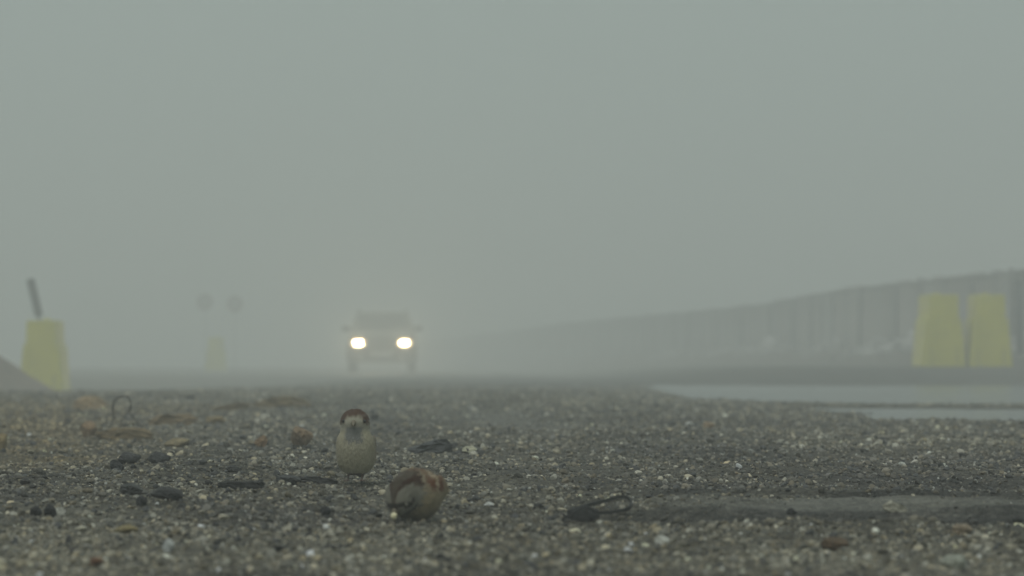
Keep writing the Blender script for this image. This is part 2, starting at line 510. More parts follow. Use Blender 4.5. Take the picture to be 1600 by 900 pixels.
def build_gravel(n=380000):
    g = np.random.default_rng(11)
    # nearest ground gets the most stones, with fewer and larger ones kept farther out
    u = g.random(int(n * 1.5))
    d0, d1 = 2.6, 34.0
    a = -0.62
    d = (d0 ** (a + 1) + u * (d1 ** (a + 1) - d0 ** (a + 1))) ** (1 / (a + 1)) if a != -1 else d0 * (d1 / d0) ** u
    x = g.uniform(-0.23, 0.23, len(d)) * d
    keep = g.random(len(d)) > 0.93 * smooth_zone(x, d)
    packed = sstep(vnoise(x * 3.3 + 4, d * 2.4, 71) + 0.5 * vnoise(x * 11, d * 7, 72) + 0.45 * sstep(x / d, -0.02, 0.05), 0.15, 0.75) * (1 - sstep(d, 11, 18)) * sstep(d, 3.6, 4.4)
    wb = rut_wobble(x)
    face = np.maximum(sstep(d + wb, 4.30, 4.37) * (1 - sstep(d + wb, 4.44, 4.50)), sstep(d + wb, 5.0, 5.06) * (1 - sstep(d + wb, 5.13, 5.22))) * sstep(x, 0.02, 0.3)
    keep &= g.random(len(d)) > np.maximum(0.7 * packed, 0.75 * face)
    x, d = x[keep][:n], d[keep][:n]
    m = len(x)
    z = height(x, d)
    s = 0.0035 * (d / 5.0) ** 0.62 * g.lognormal(0, 0.56, m)
    s = np.minimum(s, 0.014 * (d / 5.0) ** 0.5) * (1 - 0.45 * smooth_zone(x, d))
    flat = g.uniform(0.5, 0.95, m)
    wetk = puddle_mask(x, d) > 0.0
    z = np.where(wetk, -0.03, z)
    me = bpy.data.meshes.new('gravel')
    me.vertices.add(m)
    me.vertices.foreach_set('co', np.stack([x, d, z + s * flat * 0.2], -1).astype(np.float32).ravel())
    sv = np.stack([s * g.uniform(0.8, 1.35, m), s * g.uniform(0.8, 1.2, m), s * flat], -1)
    at = me.attributes.new('sv', 'FLOAT_VECTOR', 'POINT'); at.data.foreach_set('vector', sv.astype(np.float32).ravel())
    rv = np.stack([g.normal(0, 0.5, m), g.normal(0, 0.5, m), g.uniform(0, 6.283, m)], -1)
    at = me.attributes.new('rv', 'FLOAT_VECTOR', 'POINT'); at.data.foreach_set('vector', rv.astype(np.float32).ravel())
    at = me.attributes.new('ix', 'INT', 'POINT'); at.data.foreach_set('value', g.integers(0, 14, m).astype(np.int32))
    c = stone_colours(m, x, d, g, s > 0.0056 * (d / 5.0) ** 0.7)
    at = me.attributes.new('tone', 'FLOAT_COLOR', 'POINT')
    at.data.foreach_set('color', np.concatenate([c, np.ones((m, 1))], 1).astype(np.float32).ravel())
    o = link('gravel', me)
    return o

def scatter_nodes(o):
    ng = bpy.data.node_groups.new('scatter', 'GeometryNodeTree')
    ng.interface.new_socket('Geometry', in_out='INPUT', socket_type='NodeSocketGeometry')
    ng.interface.new_socket('Geometry', in_out='OUTPUT', socket_type='NodeSocketGeometry')
    N, L = ng.nodes, ng.links
    gi, go = N.new('NodeGroupInput'), N.new('NodeGroupOutput')
    ci = N.new('GeometryNodeCollectionInfo')
    ci.inputs['Collection'].default_value = variant_col
    ci.inputs['Separate Children'].default_value = True
    ci.inputs['Reset Children'].default_value = True
    ip = N.new('GeometryNodeInstanceOnPoints')
    ip.inputs['Pick Instance'].default_value = True
    def named(nm, t):
        q = N.new('GeometryNodeInputNamedAttribute')
        q.data_type = t
        q.inputs['Name'].default_value = nm
        return q.outputs['Attribute']
    L.new(gi.outputs[0], ip.inputs['Points'])
    L.new(ci.outputs[0], ip.inputs['Instance'])
    L.new(named('ix', 'INT'), ip.inputs['Instance Index'])
    L.new(named('rv', 'FLOAT_VECTOR'), ip.inputs['Rotation'])
    L.new(named('sv', 'FLOAT_VECTOR'), ip.inputs['Scale'])
    L.new(ip.outputs[0], go.inputs[0])
    md = o.modifiers.new('scatter', 'NODES')
    md.node_group = ng
    return ng

gravel = build_gravel()
tag(gravel, 'loose grey gravel with pale, dark and ochre chips over the whole ground', 'gravel', kind='stuff')
NG = scatter_nodes(gravel)

# the larger single stones lying in the gravel: parts of the ground
shapes = [stone_mesh('stone', 300 + k, 3, 7 + k % 5, 0.05) for k in range(10)]
for me in shapes:
    me.materials.append(M_stone)
g2 = np.random.default_rng(23)
made = 0
while made < 270:
    py = 600 + 292 * g2.random() ** 0.85
    px = g2.uniform(-30, 1630)
    p = ground_hit(px, py)
    if smooth_zone(np.array([p.x]), np.array([p.y]))[0] > 0.35 or p.y > 24:
        continue
    if (505 < px < 600 and 720 < py < 790) or (585 < px < 705 and 775 < py < 860):
        continue
    s = g2.uniform(8, 15) * scale_at(p.y) * (1.15 if p.y < 5 else 1.0)
    c = stone_colours(1, np.array([p.x]), np.array([p.y]), g2)[0]
    if px < 780 and g2.random() < 0.4:          # dark crumbs of tarmac and soil
        c = np.array((0.040, 0.038, 0.036)) * g2.uniform(0.5, 1.5)
        s *= 1.25
    o = link('stone', shapes[made % 10], None, ground, (p.x, p.y, p.z + 0.12 * s),
             (g2.normal(0, .25), g2.normal(0, .25), g2.uniform(0, 6.28)),
             (s * g2.uniform(.9, 1.3), s * g2.uniform(.8, 1.1), s * g2.uniform(.5, .8)))
    o.color = (*c, 1)
    made += 1

# ------------------------------------------------------------------ single pieces of debris
def lump(name, label, cat, box, rgb, seed, depth=0.8, sink=0.18, tilt=0.0, sub=3, cuts=8, smooth=False, group=None):
    x0, x1, y0, y1 = box
    p = ground_hit((x0 + x1) / 2, y1)
    k = scale_at(p.y)
    w, h = (x1 - x0) * k, (y1 - y0) * k
    me = stone_mesh(name, seed, sub, cuts, 0.05, 1.0, smooth)
    me.materials.append(M_stone)
    hh = h / (1 - sink)
    o = link(name, me, None, None, (p.x, p.y + w * depth * 0.35, p.z - sink * hh + hh / 2), (0, tilt, 0), (w, w * depth, hh))
    o.color = (*rgb, 1)
    return tag(o, label, cat, group)

def plank(name, label, cat, box, rgb, seed, rz=0.0, tilt=0.0, depth=0.35, sink=0.25):
    x0, x1, y0, y1 = box
    p = ground_hit((x0 + x1) / 2, y1)
    k = scale_at(p.y)
    w, h = (x1 - x0) * k, (y1 - y0) * k
    r = random.Random(seed)
    bm = bmesh.new()
    bmesh.ops.create_cube(bm, size=1.0)
    bmesh.ops.subdivide_edges(bm, edges=bm.edges[:], cuts=5, use_grid_fill=True)
    for v in bm.verts:
        u = v.co.x
        v.co.y *= 1 + 0.18 * math.sin(5 * u + seed)
        v.co.z *= 1 + 0.22 * math.sin(4 * u + 2 * seed) - 0.35 * max(0, abs(u) - 0.3)
        e = max(0.0, abs(u) * 2 - 0.35) / 0.65
        v.co.y *= 1 - (0.55 if (u > 0) == (seed % 2 == 0) else 0.3) * e ** 2
        v.co.z *= 1 - (0.75 if (u > 0) == (seed % 3 > 0) else 0.35) * e ** 1.6
        v.co.z += 0.22 * math.sin(2.6 * u + seed) * (1 - 0.5 * e)
        v.co += Vector((r.gauss(0, .03), r.gauss(0, .05), r.gauss(0, .06)))
    me = bm_mesh(bm, name)
    me.materials.append(M_wood)
    hh = h * (1 + sink)
    o = link(name, me, None, None, (p.x, p.y + 0.2 * w * depth, p.z + hh / 2 - sink * hh), (0, tilt, rz), (w, w * depth, hh))
    o.color = (*rgb, 1)
    return tag(o, label, cat)

OCH, ORG, BRN = (0.24, 0.18, 0.085), (0.25, 0.165, 0.09), (0.15, 0.10, 0.055)
DRK, BLK, PAL = (0.035, 0.035, 0.036), (0.018, 0.018, 0.019), (0.52, 0.51, 0.45)
GRY = (0.11, 0.11, 0.105)

plank('wood_chip', 'pale orange chip of broken board on the gravel left of the wire loop', 'wood chip', (117, 166, 624, 639), (0.34, 0.245, 0.14), 1, 0.15, 0.04)
lump('brick_fragment', 'orange brown brick fragment at the left end of a flat brown board', 'brick', (125, 153, 657, 685), ORG, 2)
plank('board_scrap', 'long flat brown board scrap lying below the wire loop', 'board', (152, 236, 669, 687), (0.17, 0.125, 0.065), 3, 0.1)
plank('board_scrap', 'low ochre and brown slab right of the wire loop', 'board', (236, 306, 646, 664), (0.17, 0.125, 0.07), 4, -0.1, -0.1)
lump('earth_clod', 'ochre clod between the two brown boards near the crest', 'clod', (320, 356, 647, 663), (0.20, 0.15, 0.075), 5)
plank('board_scrap', 'thin dark brown board lying near the gravel crest', 'board', (330, 388, 630, 642), (0.14, 0.105, 0.055), 6)
plank('board_scrap', 'ochre strip of board farthest back, at the gravel crest', 'board', (398, 484, 624, 638), (0.165, 0.125, 0.065), 7, 0.0, 0.03)
lump('brick_fragment', 'rounded orange stone with dark underside standing left of the upright sparrow', 'brick', (454, 490, 664, 700), (0.215, 0.15, 0.09), 8, 0.8, 0.12)
lump('brick_fragment', 'small orange stone left of the larger rounded orange one', 'brick', (396, 418, 680, 698), (0.24, 0.155, 0.085), 9)
lump('earth_clod', 'ochre lump cut off by the left edge of the picture', 'clod', (-12, 16, 676, 704), OCH, 10)
lump('earth_clod', 'flat pale ochre clod below the brown boards', 'clod', (255, 298, 684, 698), (0.26, 0.21, 0.12), 11)
lump('coal_lump', 'black round lump of coal low beside a flat charcoal stone on the left', 'coal', (168, 194, 718, 736), BLK, 12)
lump('dark_stone', 'flat charcoal stone touching the black lump on the left', 'stone', (180, 220, 706, 724), (0.05, 0.05, 0.05), 13, 0.6)
lump('dark_stone', 'charcoal wedge of stone right of the black lump', 'stone', (229, 267, 704, 724), (0.042, 0.042, 0.042), 14, 0.6)
lump('dark_stone', 'dark triangular stone pointing upwards on the left gravel', 'stone', (186, 224, 754, 773), (0.045, 0.045, 0.043), 15, 0.7, 0.1, 0, 2, 5)
lump('coal_lump', 'small black oval lump below the triangular stone', 'coal', (212, 231, 775, 791), BLK, 16)
lump('charred_stick', 'blunt charred stick end lying beside the small black oval lump', 'stick', (236, 290, 761, 783), (0.032, 0.032, 0.032), 17, 0.5, 0.15, 0.12)
plank('charred_stick', 'black jagged shard of charred wood left of the sparrows', 'stick', (343, 412, 747, 766), (0.022, 0.022, 0.021), 18, 0.2, 0.12)
lump('coal_lump', 'black lump in the left foreground, left one of a close pair', 'coal', (47, 67, 789, 808), BLK, 19)
lump('coal_lump', 'black lump wedged against a pale splinter in the left foreground', 'coal', (68, 92, 788, 808), BLK, 20)
plank('pale_splinter', 'whitish splinter leaning on a black lump in the left foreground', 'splinter', (82, 103, 796, 806), PAL, 21, 0.3, -0.75, 0.4)
lump('dark_stone', 'dark broken stone behind the black shard, left of the upright sparrow', 'stone', (430, 470, 738, 758), (0.04, 0.04, 0.04), 22)
plank('charred_stick', 'thin dark strip lying flat at the feet of the upright sparrow', 'stick', (470, 527, 745, 755), (0.035, 0.035, 0.035), 23)
lump('dark_stone', 'small dark stone left of the pecking sparrow', 'stone', (498, 518, 792, 806), BLK, 24)
plank('slate_piece', 'flat dark slate right of the upright sparrow', 'slate', (640, 704, 690, 708), (0.055, 0.057, 0.058), 25, 0.1, -0.05, 0.5)
lump('pale_pebble', 'yellowish pale pebble right of the flat dark slate', 'pebble', (721, 746, 697, 709), (0.45, 0.43, 0.31), 26, 0.8, 0.1, 0, 3, 4, True)
lump('pale_pebble', 'round white pebble in the foreground below the black strap loop', 'pebble', (1023, 1046, 836, 854), (0.55, 0.55, 0.49), 27, 0.8, 0.1, 0, 3, 4, True)
lump('pale_pebble', 'blurred white pebble in the left foreground', 'pebble', (254, 273, 841, 864), (0.50, 0.52, 0.50), 28, 0.8, 0.1, 0, 3, 5, True)
lump('pale_pebble', 'tiny bright white chip right of the pecking sparrow', 'pebble', (756, 772, 784, 792), (0.65, 0.65, 0.62), 29)
lump('pale_pebble', 'small bright white stone left of an orange one on the right', 'pebble', (1070, 1083, 657, 666), (0.6, 0.6, 0.56), 30)
lump('orange_pebble', 'small orange pebble beside a white stone on the right', 'pebble', (1098, 1117, 659, 671), (0.32, 0.23, 0.14), 31)
lump('brown_pebble', 'blurred dark brown pebble in the right foreground', 'pebble', (1283, 1332, 838, 860), (0.10, 0.062, 0.030), 32, 0.8, 0.2, 0, 3, 5, True)
plank('pale_splinter', 'forked pale splinter between the ruts on the right', 'splinter', (1379, 1416, 788, 799), (0.36, 0.34, 0.27), 33, 0.2, 0.2, 0.3)
lump('ochre_pebble', 'flat ochre pebble in the left foreground', 'pebble', (178, 216, 820, 834), (0.26, 0.21, 0.10), 34)
lump('brown_pebble', 'blurred rusty brown pebble near the bottom edge on the left', 'pebble', (136, 164, 870, 885), (0.17, 0.085, 0.045), 35, 0.8, 0.2, 0, 3, 5, True)
lump('ochre_pebble', 'tan stone on the rim of the rut at the right', 'pebble', (1482, 1522, 818, 838), (0.24, 0.19, 0.13), 36)
lump('pale_pebble', 'big blurred pale stone at the bottom right corner', 'pebble', (1468, 1520, 866, 888), (0.34, 0.35, 0.29), 37, 0.8, 0.25, 0, 3, 5, True)
lump('dark_stone', 'dark stone half sunk on the far side of the right rut', 'stone', (1228, 1246, 794, 804), BLK, 38)
lump('pale_boulder', 'pale stone at the foot of the earth mound by the left edge', 'stone', (-8, 12, 590, 608), (0.36, 0.35, 0.33), 39)

def tube(bm, pts, rad, seg=8):
    rings = []
    n = len(pts)
    for i, p in enumerate(pts):
        p = Vector(p)
        t = (Vector(pts[min(i + 1, n - 1)]) - Vector(pts[max(i - 1, 0)])).normalized()
        a = t.orthogonal().normalized() if i == 0 else (rings_a - t * rings_a.dot(t)).normalized()
        rings_a = a
        b = t.cross(a)
        r = rad[i] if isinstance(rad, (list, tuple)) else rad
        rings.append([bm.verts.new(p + (a * math.cos(q) + b * math.sin(q)) * r) for q in [2 * math.pi * j / seg for j in range(seg)]])
    for A, B in zip(rings[:-1], rings[1:]):
        for j in range(seg):
            bm.faces.new((A[j], A[(j + 1) % seg], B[(j + 1) % seg], B[j]))
    bm.faces.new(rings[0][::-1]); bm.faces.new(rings[-1])

def catmull(P, n=8):
    P = [Vector(p) for p in P]
    out = []
    for i in range(len(P) - 1):
        p0, p1, p2, p3 = P[max(i - 1, 0)], P[i], P[i + 1], P[min(i + 2, len(P) - 1)]
        for k in range(n):
            t = k / n
            out.append(0.5 * ((2 * p1) + (p2 - p0) * t + (2 * p0 - 5 * p1 + 4 * p2 - p3) * t * t + (3 * p1 - p0 - 3 * p2 + p3) * t ** 3))
    out.append(P[-1])
    return out

def wire_loop():
    p = ground_hit(184, 668)
    k = scale_at(p.y)
    def q(x, y, dy): return ((x - 184) * k, dy, (668 - y) * k)
    bm = bmesh.new()
    tube(bm, catmull([q(168, 672, 0), q(176, 658, .01), q(175, 640, .02), q(177, 626, .02), q(188, 619, .0), q(201, 621, -.02), q(206, 633, -.02),
                      q(204, 646, 0), q(212, 657, .02), q(219, 672, .03)]), 0.0019)
    tube(bm, catmull([q(180, 655, .02), q(176, 636, .03), q(184, 623, .02), q(198, 619, .01), q(203, 630, .03), q(196, 646, .05), q(188, 658, .05), q(182, 674, .06)]), 0.0015)
    o = link('wire_loop', bm_mesh(bm, 'wire_loop', True), M_wire, None, p)
    tag(o, 'bent loop of rusty wire standing up from the gravel on the left', 'wire')
wire_loop()

def strap_loop():
    p = ground_hit(936, 808)
    k = scale_at(p.y)
    def q(x, y, dy): return Vector(((x - 936) * k, dy, (811 - y) * k + 0.002))
    path = catmull([q(886, 806, -.01), q(905, 799, .0), q(930, 793, .012), q(958, 786, .018), q(978, 783, .012), q(986, 789, .0), q(983, 798, -.012), q(968, 803, -.022),
                    q(940, 806, -.026), q(912, 808, -.024), q(890, 809, -.016)], 6)
    bm = bmesh.new()
    rows = []
    for i, c in enumerate(path):
        t = (path[min(i + 1, len(path) - 1)] - path[max(i - 1, 0)]).normalized()
        s = Vector((-t.y, t.x, 0)).normalized() * 0.0016
        up = Vector((0, 0, 0.0024))
        rows.append([bm.verts.new(c + a) for a in (-s - up, s - up, s + up, -s + up)])
    for A, B in zip(rows[:-1], rows[1:]):
        for j in range(4):
            bm.faces.new((A[j], A[(j + 1) % 4], B[(j + 1) % 4], B[j]))
    bm.faces.new(rows[0][::-1]); bm.faces.new(rows[-1])
    o = link('strap_loop', bm_mesh(bm, 'strap_loop'), M_rubber, None, p)
    tag(o, 'flattened loop of black strap lying on the gravel right of the pecking sparrow', 'strap')
strap_loop()
plank('rubber_scrap', 'dark torn rubber scrap under the left end of the black strap loop', 'rubber', (878, 935, 797, 814), (0.03, 0.03, 0.03), 51, 0.1, -0.15, 0.3)

def box_bm(sx, sy, sz, bev=0.0, seg=2, taper=None):
    bm = bmesh.new()
    bmesh.ops.create_cube(bm, size=1.0)
    for v in bm.verts:
        v.co = Vector((v.co.x * sx, v.co.y * sy, v.co.z * sz))
        if taper and v.co.z > 0:
            v.co.x *= taper[0]; v.co.y *= taper[1]
    if bev:
        bmesh.ops.bevel(bm, geom=bm.edges[:], offset=bev, segments=seg, affect='EDGES', profile=0.6)
    return bm

# ------------------------------------------------------------------ yellow barriers
def barrier(x_px, base_y, dist, rz, label, half=1.0, group='yellow barriers'):
    x = (x_px - CX) / F_PX * dist
    z = hgt(x, dist) - 0.01
    root = empty('road_barrier', (x, dist, z), rz)
    tag(root, label, 'barrier', group)
    L2 = 0.5
    # end profile: splayed foot, step under the head, blunt top
    prof = [(0.290, 0.0), (0.305, 0.03), (0.280, 0.30), (0.256, 0.60), (0.242, 0.672), (0.210, 0.69), (0.204, 0.98), (0.196, 1.0)]
    pts = prof + [(-a, b) for a, b in prof[::-1]]
    bm = bmesh.new()
    nl = 9
    rings = []
    for i in range(nl):
        u = -L2 + 2 * L2 * i / (nl - 1)
        e = 1 - 0.05 * max(0, abs(u) / L2 - 0.85) / 0.15
        rib = 1 - (0.02 if i in (2, 6) else 0.0)
        rings.append([bm.verts.new((a * e * rib, u, b * (1 - 0.012 * (abs(u) / L2) ** 6))) for a, b in pts])
    for A, B in zip(rings[:-1], rings[1:]):
        for j in range(len(pts)):
            bm.faces.new((A[j], A[(j + 1) % len(pts)], B[(j + 1) % len(pts)], B[j]))
    bm.faces.new(rings[0]); bm.faces.new(rings[-1][::-1])
    bmesh.ops.bevel(bm, geom=[e for e in bm.edges if e.calc_face_angle(0) > 0.6], offset=0.012, segments=2, affect='EDGES', profile=0.5)
    link('body', bm_mesh(bm, 'barrier_body'), M_yellow, root)
    for sx in (-1, 1):                                   # lifting slots moulded into the foot
        bm = bmesh.new()
        bmesh.ops.create_cube(bm, size=1.0)
        for v in bm.verts:
            v.co = Vector((v.co.x * (0.05 - 0.02 * (v.co.z > 0)), v.co.y * 0.02, v.co.z * 0.26))
        bmesh.ops.bevel(bm, geom=bm.edges[:], offset=0.004, segments=1, affect='EDGES')
        link('lifting_slot', bm_mesh(bm, 'lifting_slot'), M_slot, root, (sx * 0.17, -L2 - 0.001, 0.15))
    bm = bmesh.new()
    bmesh.ops.create_cone(bm, cap_ends=True, segments=16, radius1=0.05, radius2=0.045, depth=0.04)
    link('filler_cap', bm_mesh(bm, 'filler_cap'), M_yellow, root, (0.0, 0.15, 1.008))
    return root

def round_sign(loc, base_z, rz, lean, label, dia=0.50, face=True):
    root = empty('road_sign', (loc[0], loc[1], base_z), 0)
    tag(root, label, 'sign', 'round signs')
    root.rotation_euler = (0, lean, rz)
    H = loc[2] - base_z
    bm = bmesh.new()
    tube(bm, [(0, 0, 0.0), (0, 0, H * 0.5), (0, 0, H + dia * 0.3)], 0.014, 10)
    link('pole', bm_mesh(bm, 'sign_pole', True), M_farsign, root)
    def disc(r, th, y, name, m, inner=None):
        bm = bmesh.new()
        n = 40
        def ring(rad, yy): return [bm.verts.new((rad * math.cos(2 * math.pi * i / n), yy, rad * math.sin(2 * math.pi * i / n))) for i in range(n)]
        a, b = ring(r, y), ring(r, y + th)
        if inner is None:
            bm.faces.new(a); bm.faces.new(b[::-1])
            for i in range(n): bm.faces.new((a[i], a[(i + 1) % n], b[(i + 1) % n], b[i]))
        else:
            c, d = ring(inner, y), ring(inner, y + th)
            for A, B in ((a, b), (b, d), (d, c), (c, a)):
                for i in range(n): bm.faces.new((A[i], A[(i + 1) % n], B[(i + 1) % n], B[i]))
        return link(name, bm_mesh(bm, name), m, root, (0, 0, H))
    disc(dia / 2, 0.03, -0.035, 'plate', M_farsign)
    disc(dia / 2 - 0.055, 0.004, -0.040, 'face', M_signface)
    disc(dia / 2 - 0.004, 0.006, -0.042, 'ring', M_signring, dia / 2 - 0.065)
    return root

barrier(1466, 573, 45.0, 0.03, 'yellow plastic barrier on the right, left one of the pair')
barrier(1541, 573, 45.0, -0.02, 'yellow plastic barrier on the right, nearest the picture edge')
bl = barrier(71, 605, 44.5, 0.02, 'yellow plastic barrier behind the earth mound with a leaning sign above it')
barrier(338, 575, 96.0, 0.0, 'farthest yellow barrier, almost lost in the fog under two round signs')

zt = bl.location.z + 0.98
xs = (61.5 - CX) / F_PX * 44.6
zs = EYE + (HY - 461) / F_PX * 44.6
def leaning_board():
    k = 44.6 / F_PX
    root = empty('marker_board', (xs, 44.6, zt))
    tag(root, 'dark narrow marker board leaning to the left on top of the left yellow barrier', 'board')
    bm = box_bm(0.115, 0.035, 0.53, 0.018)
    link('board', bm_mesh(bm, 'marker_board'), M_signback, root, (-0.065, 0, 0.335), (0, R(-13.5), 0))
    bm = bmesh.new()
    tube(bm, [(0.005, 0, -0.12), (0.0, 0, 0.02), (-0.02, 0, 0.14)], 0.02, 8)
    link('stem', bm_mesh(bm, 'marker_stem', True), M_signback, root)
leaning_board()
for px, py, lb in ((320, 472, 'left of two round signs, barely visible in the fog'), (367, 475, 'right of two round signs, barely visible in the fog')):
    x = (px - CX) / F_PX * 97.0
    round_sign((x, 97.0, EYE + (HY - py) / F_PX * 97.0), hgt(x, 97.0) - 0.1, R(random.uniform(-6, 6)), 0.0, lb)

# ------------------------------------------------------------------ earth mound on the left
def earth_mound():
    bm = bmesh.new()
    nr, na = 26, 64
    cx, cy = -8.2, 40.5
    rows = []
    for i in range(nr + 1):
        r = 3.0 * i / nr
        ring = []
        for j in range(na):
            a = 2 * math.pi * j / na
            x, y = cx + r * math.cos(a), cy + r * math.sin(a) * 0.9
            q = r / 2.55
            h = 1.62 * max(0.0, 1 - q) ** 1.05
            h += (0.13 * float(vnoise(np.array([x * 2.2]), np.array([y * 2.2]), 61)[0]) + 0.085 * float(vnoise(np.array([x * 6.0]), np.array([y * 7.0]), 62)[0])) * min(1, 2.2 * max(0, 1.1 - q))
            ring.append(bm.verts.new((x, y, hgt(x, y) + h - 0.04 * (q > 1.0))))
        rows.append(ring)
    for A, B in zip(rows[:-1], rows[1:]):
        for j in range(na):
            bm.faces.new((A[j], A[(j + 1) % na], B[(j + 1) % na], B[j]))
    bmesh.ops.remove_doubles(bm, verts=bm.verts, dist=0.0005)
    return tag(link('earth_mound', bm_mesh(bm, 'earth_mound', True), M_earth), kind='structure')
earth_mound()

# ------------------------------------------------------------------ fence on the right
def fence():
    root = empty('site_fence', (FA + FB * 50, 50, 0))
    tag(root, 'long fence of upright weathered sheets running back into the fog on the right', 'fence')
    ys = np.array([30, 50, 59.1, 63, 66.4, 72.3, 81.4, 93.2, 108.6, 208])
    tz = np.array([1.70, 1.70, 1.72, 1.72, 1.69, 1.60, 1.59, 1.64, 1.66, 1.5])
    r = random.Random(5)
    W = 0.60
    # one folded sheet, shared by every panel
    bm = bmesh.new()
    prof = [(-.5, 0), (-.34, 0), (-.28, .035), (-.06, .035), (0, 0), (.16, 0), (.22, .035), (.44, .035), (.5, 0)]
    front = [[bm.verts.new((a * W, b, z)) for a, b in prof] for z in (0.0, 1.0)]
    back = [[bm.verts.new((a * W, b + 0.006, z)) for a, b in prof] for z in (0.0, 1.0)]
    n = len(prof)
    for j in range(n - 1):
        bm.faces.new((front[0][j], front[0][j + 1], front[1][j + 1], front[1][j]))
        bm.faces.new((back[0][j + 1], back[0][j], back[1][j], back[1][j + 1]))
        bm.faces.new((front[1][j], front[1][j + 1], back[1][j + 1], back[1][j]))
    sheet = bm_mesh(bm, 'fence_sheet')
    sheet.materials.append(M_sheet)
    def run(q):
        return math.atan2(1.0, float((fence_x(q + .2) - fence_x(q - .2)) / .4))
    y = 36.0
    while y < 208:
        x = float(fence_x(y))
        z0 = hgt(x, y) - 0.05
        top = float(np.interp(y, ys, tz)) + r.gauss(0, 0.012)
        t = r.random()
        c = (0.360, 0.335, 0.312) if t < 0.6 else ((0.315, 0.306, 0.29) if t < 0.85 else (0.375, 0.366, 0.35))
        f = r.uniform(0.88, 1.12)
        o = link('sheet', sheet, None, root, (x - root.location.x + r.gauss(0, 0.008), y - 50, z0), (r.gauss(0, .006), r.gauss(0, .008), run(y)), (1, 1, top - z0))
        o.color = (c[0] * f, c[1] * f, c[2] * f, 1)
        y += W * 0.995 * math.sin(run(y)) + (0.02 if r.random() < 0.12 else 0)
    y = 36.2
    bm = bmesh.new()
    bmesh.ops.create_cube(bm, size=1.0)
    for v in bm.verts:
        v.co = Vector((v.co.x * 0.07, v.co.y * 0.07, v.co.z + 0.5))
    bmesh.ops.bevel(bm, geom=[e for e in bm.edges if abs(e.verts[0].co.z - e.verts[1].co.z) > .5], offset=0.012, segments=1, affect='EDGES')
    pm = bm_mesh(bm, 'fence_post')
    pm.materials.append(M_post)
    while y < 150:
        x = float(fence_x(y)) - 0.075
        z0 = hgt(x, y) - 0.1
        top = float(np.interp(y, ys, tz)) + r.uniform(-0.12, 0.03)
        link('post', pm, None, root, (x - root.location.x, y - 50, z0), (0, 0, run(y)), (1, 1, top - z0))
        y += r.uniform(1.6, 3.8)
    bm = bmesh.new()
    tube(bm, [(float(fence_x(q)) - root.location.x - 0.03, q - 50, float(np.interp(q, ys, tz)) - 0.05) for q in np.arange(36, 208, 2.0)], 0.035, 6)
    link('rail', bm_mesh(bm, 'fence_rail'), M_post, root)
fence()

def steel_post():
    y = 47.5
    x = (1593 - CX) / F_PX * y
    z0 = hgt(x, y)
    top = EYE + (HY - 443) / F_PX * y
    root = empty('steel_post', (x, y, z0))
    tag(root, 'short dark post standing before the fence at the right edge', 'post')
    bm = bmesh.new(); tube(bm, [(0, 0, -0.1), (0.004, 0, (top - z0) * .5), (0.0, 0, top - z0)], .042, 14)
    link('shaft', bm_mesh(bm, 'post_shaft', True), M_signback, root)
    bm = bmesh.new(); bmesh.ops.create_cone(bm, cap_ends=True, segments=16, radius1=.05, radius2=.035, depth=.05)
    link('cap', bm_mesh(bm, 'post_cap'), M_trim, root, (0, 0, top - z0 + .02))
steel_post()

# ------------------------------------------------------------------ pale rubble thrown against the fence foot
def rubble():
    g = np.random.default_rng(77)
    n = 2600
    heaps = [(49.0, .8), (51.0, .5), (56.8, 1.0), (59.5, .8), (64, .6), (70, 1.4), (76, 1.4), (84, 1.6), (46.4, .5)]
    k = g.integers(0, len(heaps), n)
    hy = np.array([h[0] for h in heaps])[k]; hs = np.array([h[1] for h in heaps])[k]
    y = hy + g.normal(0, 1, n) * hs
    off = np.abs(g.normal(0, 0.28, n)) + 0.14
    x = FA + FB * y - off
    s = g.lognormal(math.log(0.055), 0.5, n)
    pile = 0.28 * np.exp(-((y - hy) / hs) ** 2) * np.exp(-(off / 0.38) ** 2)
    z = height(x, y) + pile * g.random(n) + s * 0.15
    me = bpy.data.meshes.new('rubble')
    me.vertices.add(n)
    me.vertices.foreach_set('co', np.stack([x, y, z], -1).astype(np.float32).ravel())
    sv = np.stack([s * g.uniform(.8, 1.4, n), s * g.uniform(.8, 1.3, n), s * g.uniform(.5, .9, n)], -1)
    at = me.attributes.new('sv', 'FLOAT_VECTOR', 'POINT'); at.data.foreach_set('vector', sv.astype(np.float32).ravel())
    rv = g.uniform(0, 6.28, (n, 3))
    at = me.attributes.new('rv', 'FLOAT_VECTOR', 'POINT'); at.data.foreach_set('vector', rv.astype(np.float32).ravel())
    at = me.attributes.new('ix', 'INT', 'POINT'); at.data.foreach_set('value', g.integers(0, 14, n).astype(np.int32))
    c = np.array((0.40, 0.385, 0.36)) * g.uniform(0.6, 1.3, (n, 1))
    at = me.attributes.new('tone', 'FLOAT_COLOR', 'POINT')
    at.data.foreach_set('color', np.concatenate([c, np.ones((n, 1))], 1).astype(np.float32).ravel())
    o = link('rubble', me)
    md = o.modifiers.new('scatter', 'NODES'); md.node_group = NG
    tag(o, 'pale rubble heaped along the foot of the fence', 'rubble', kind='stuff')
rubble()

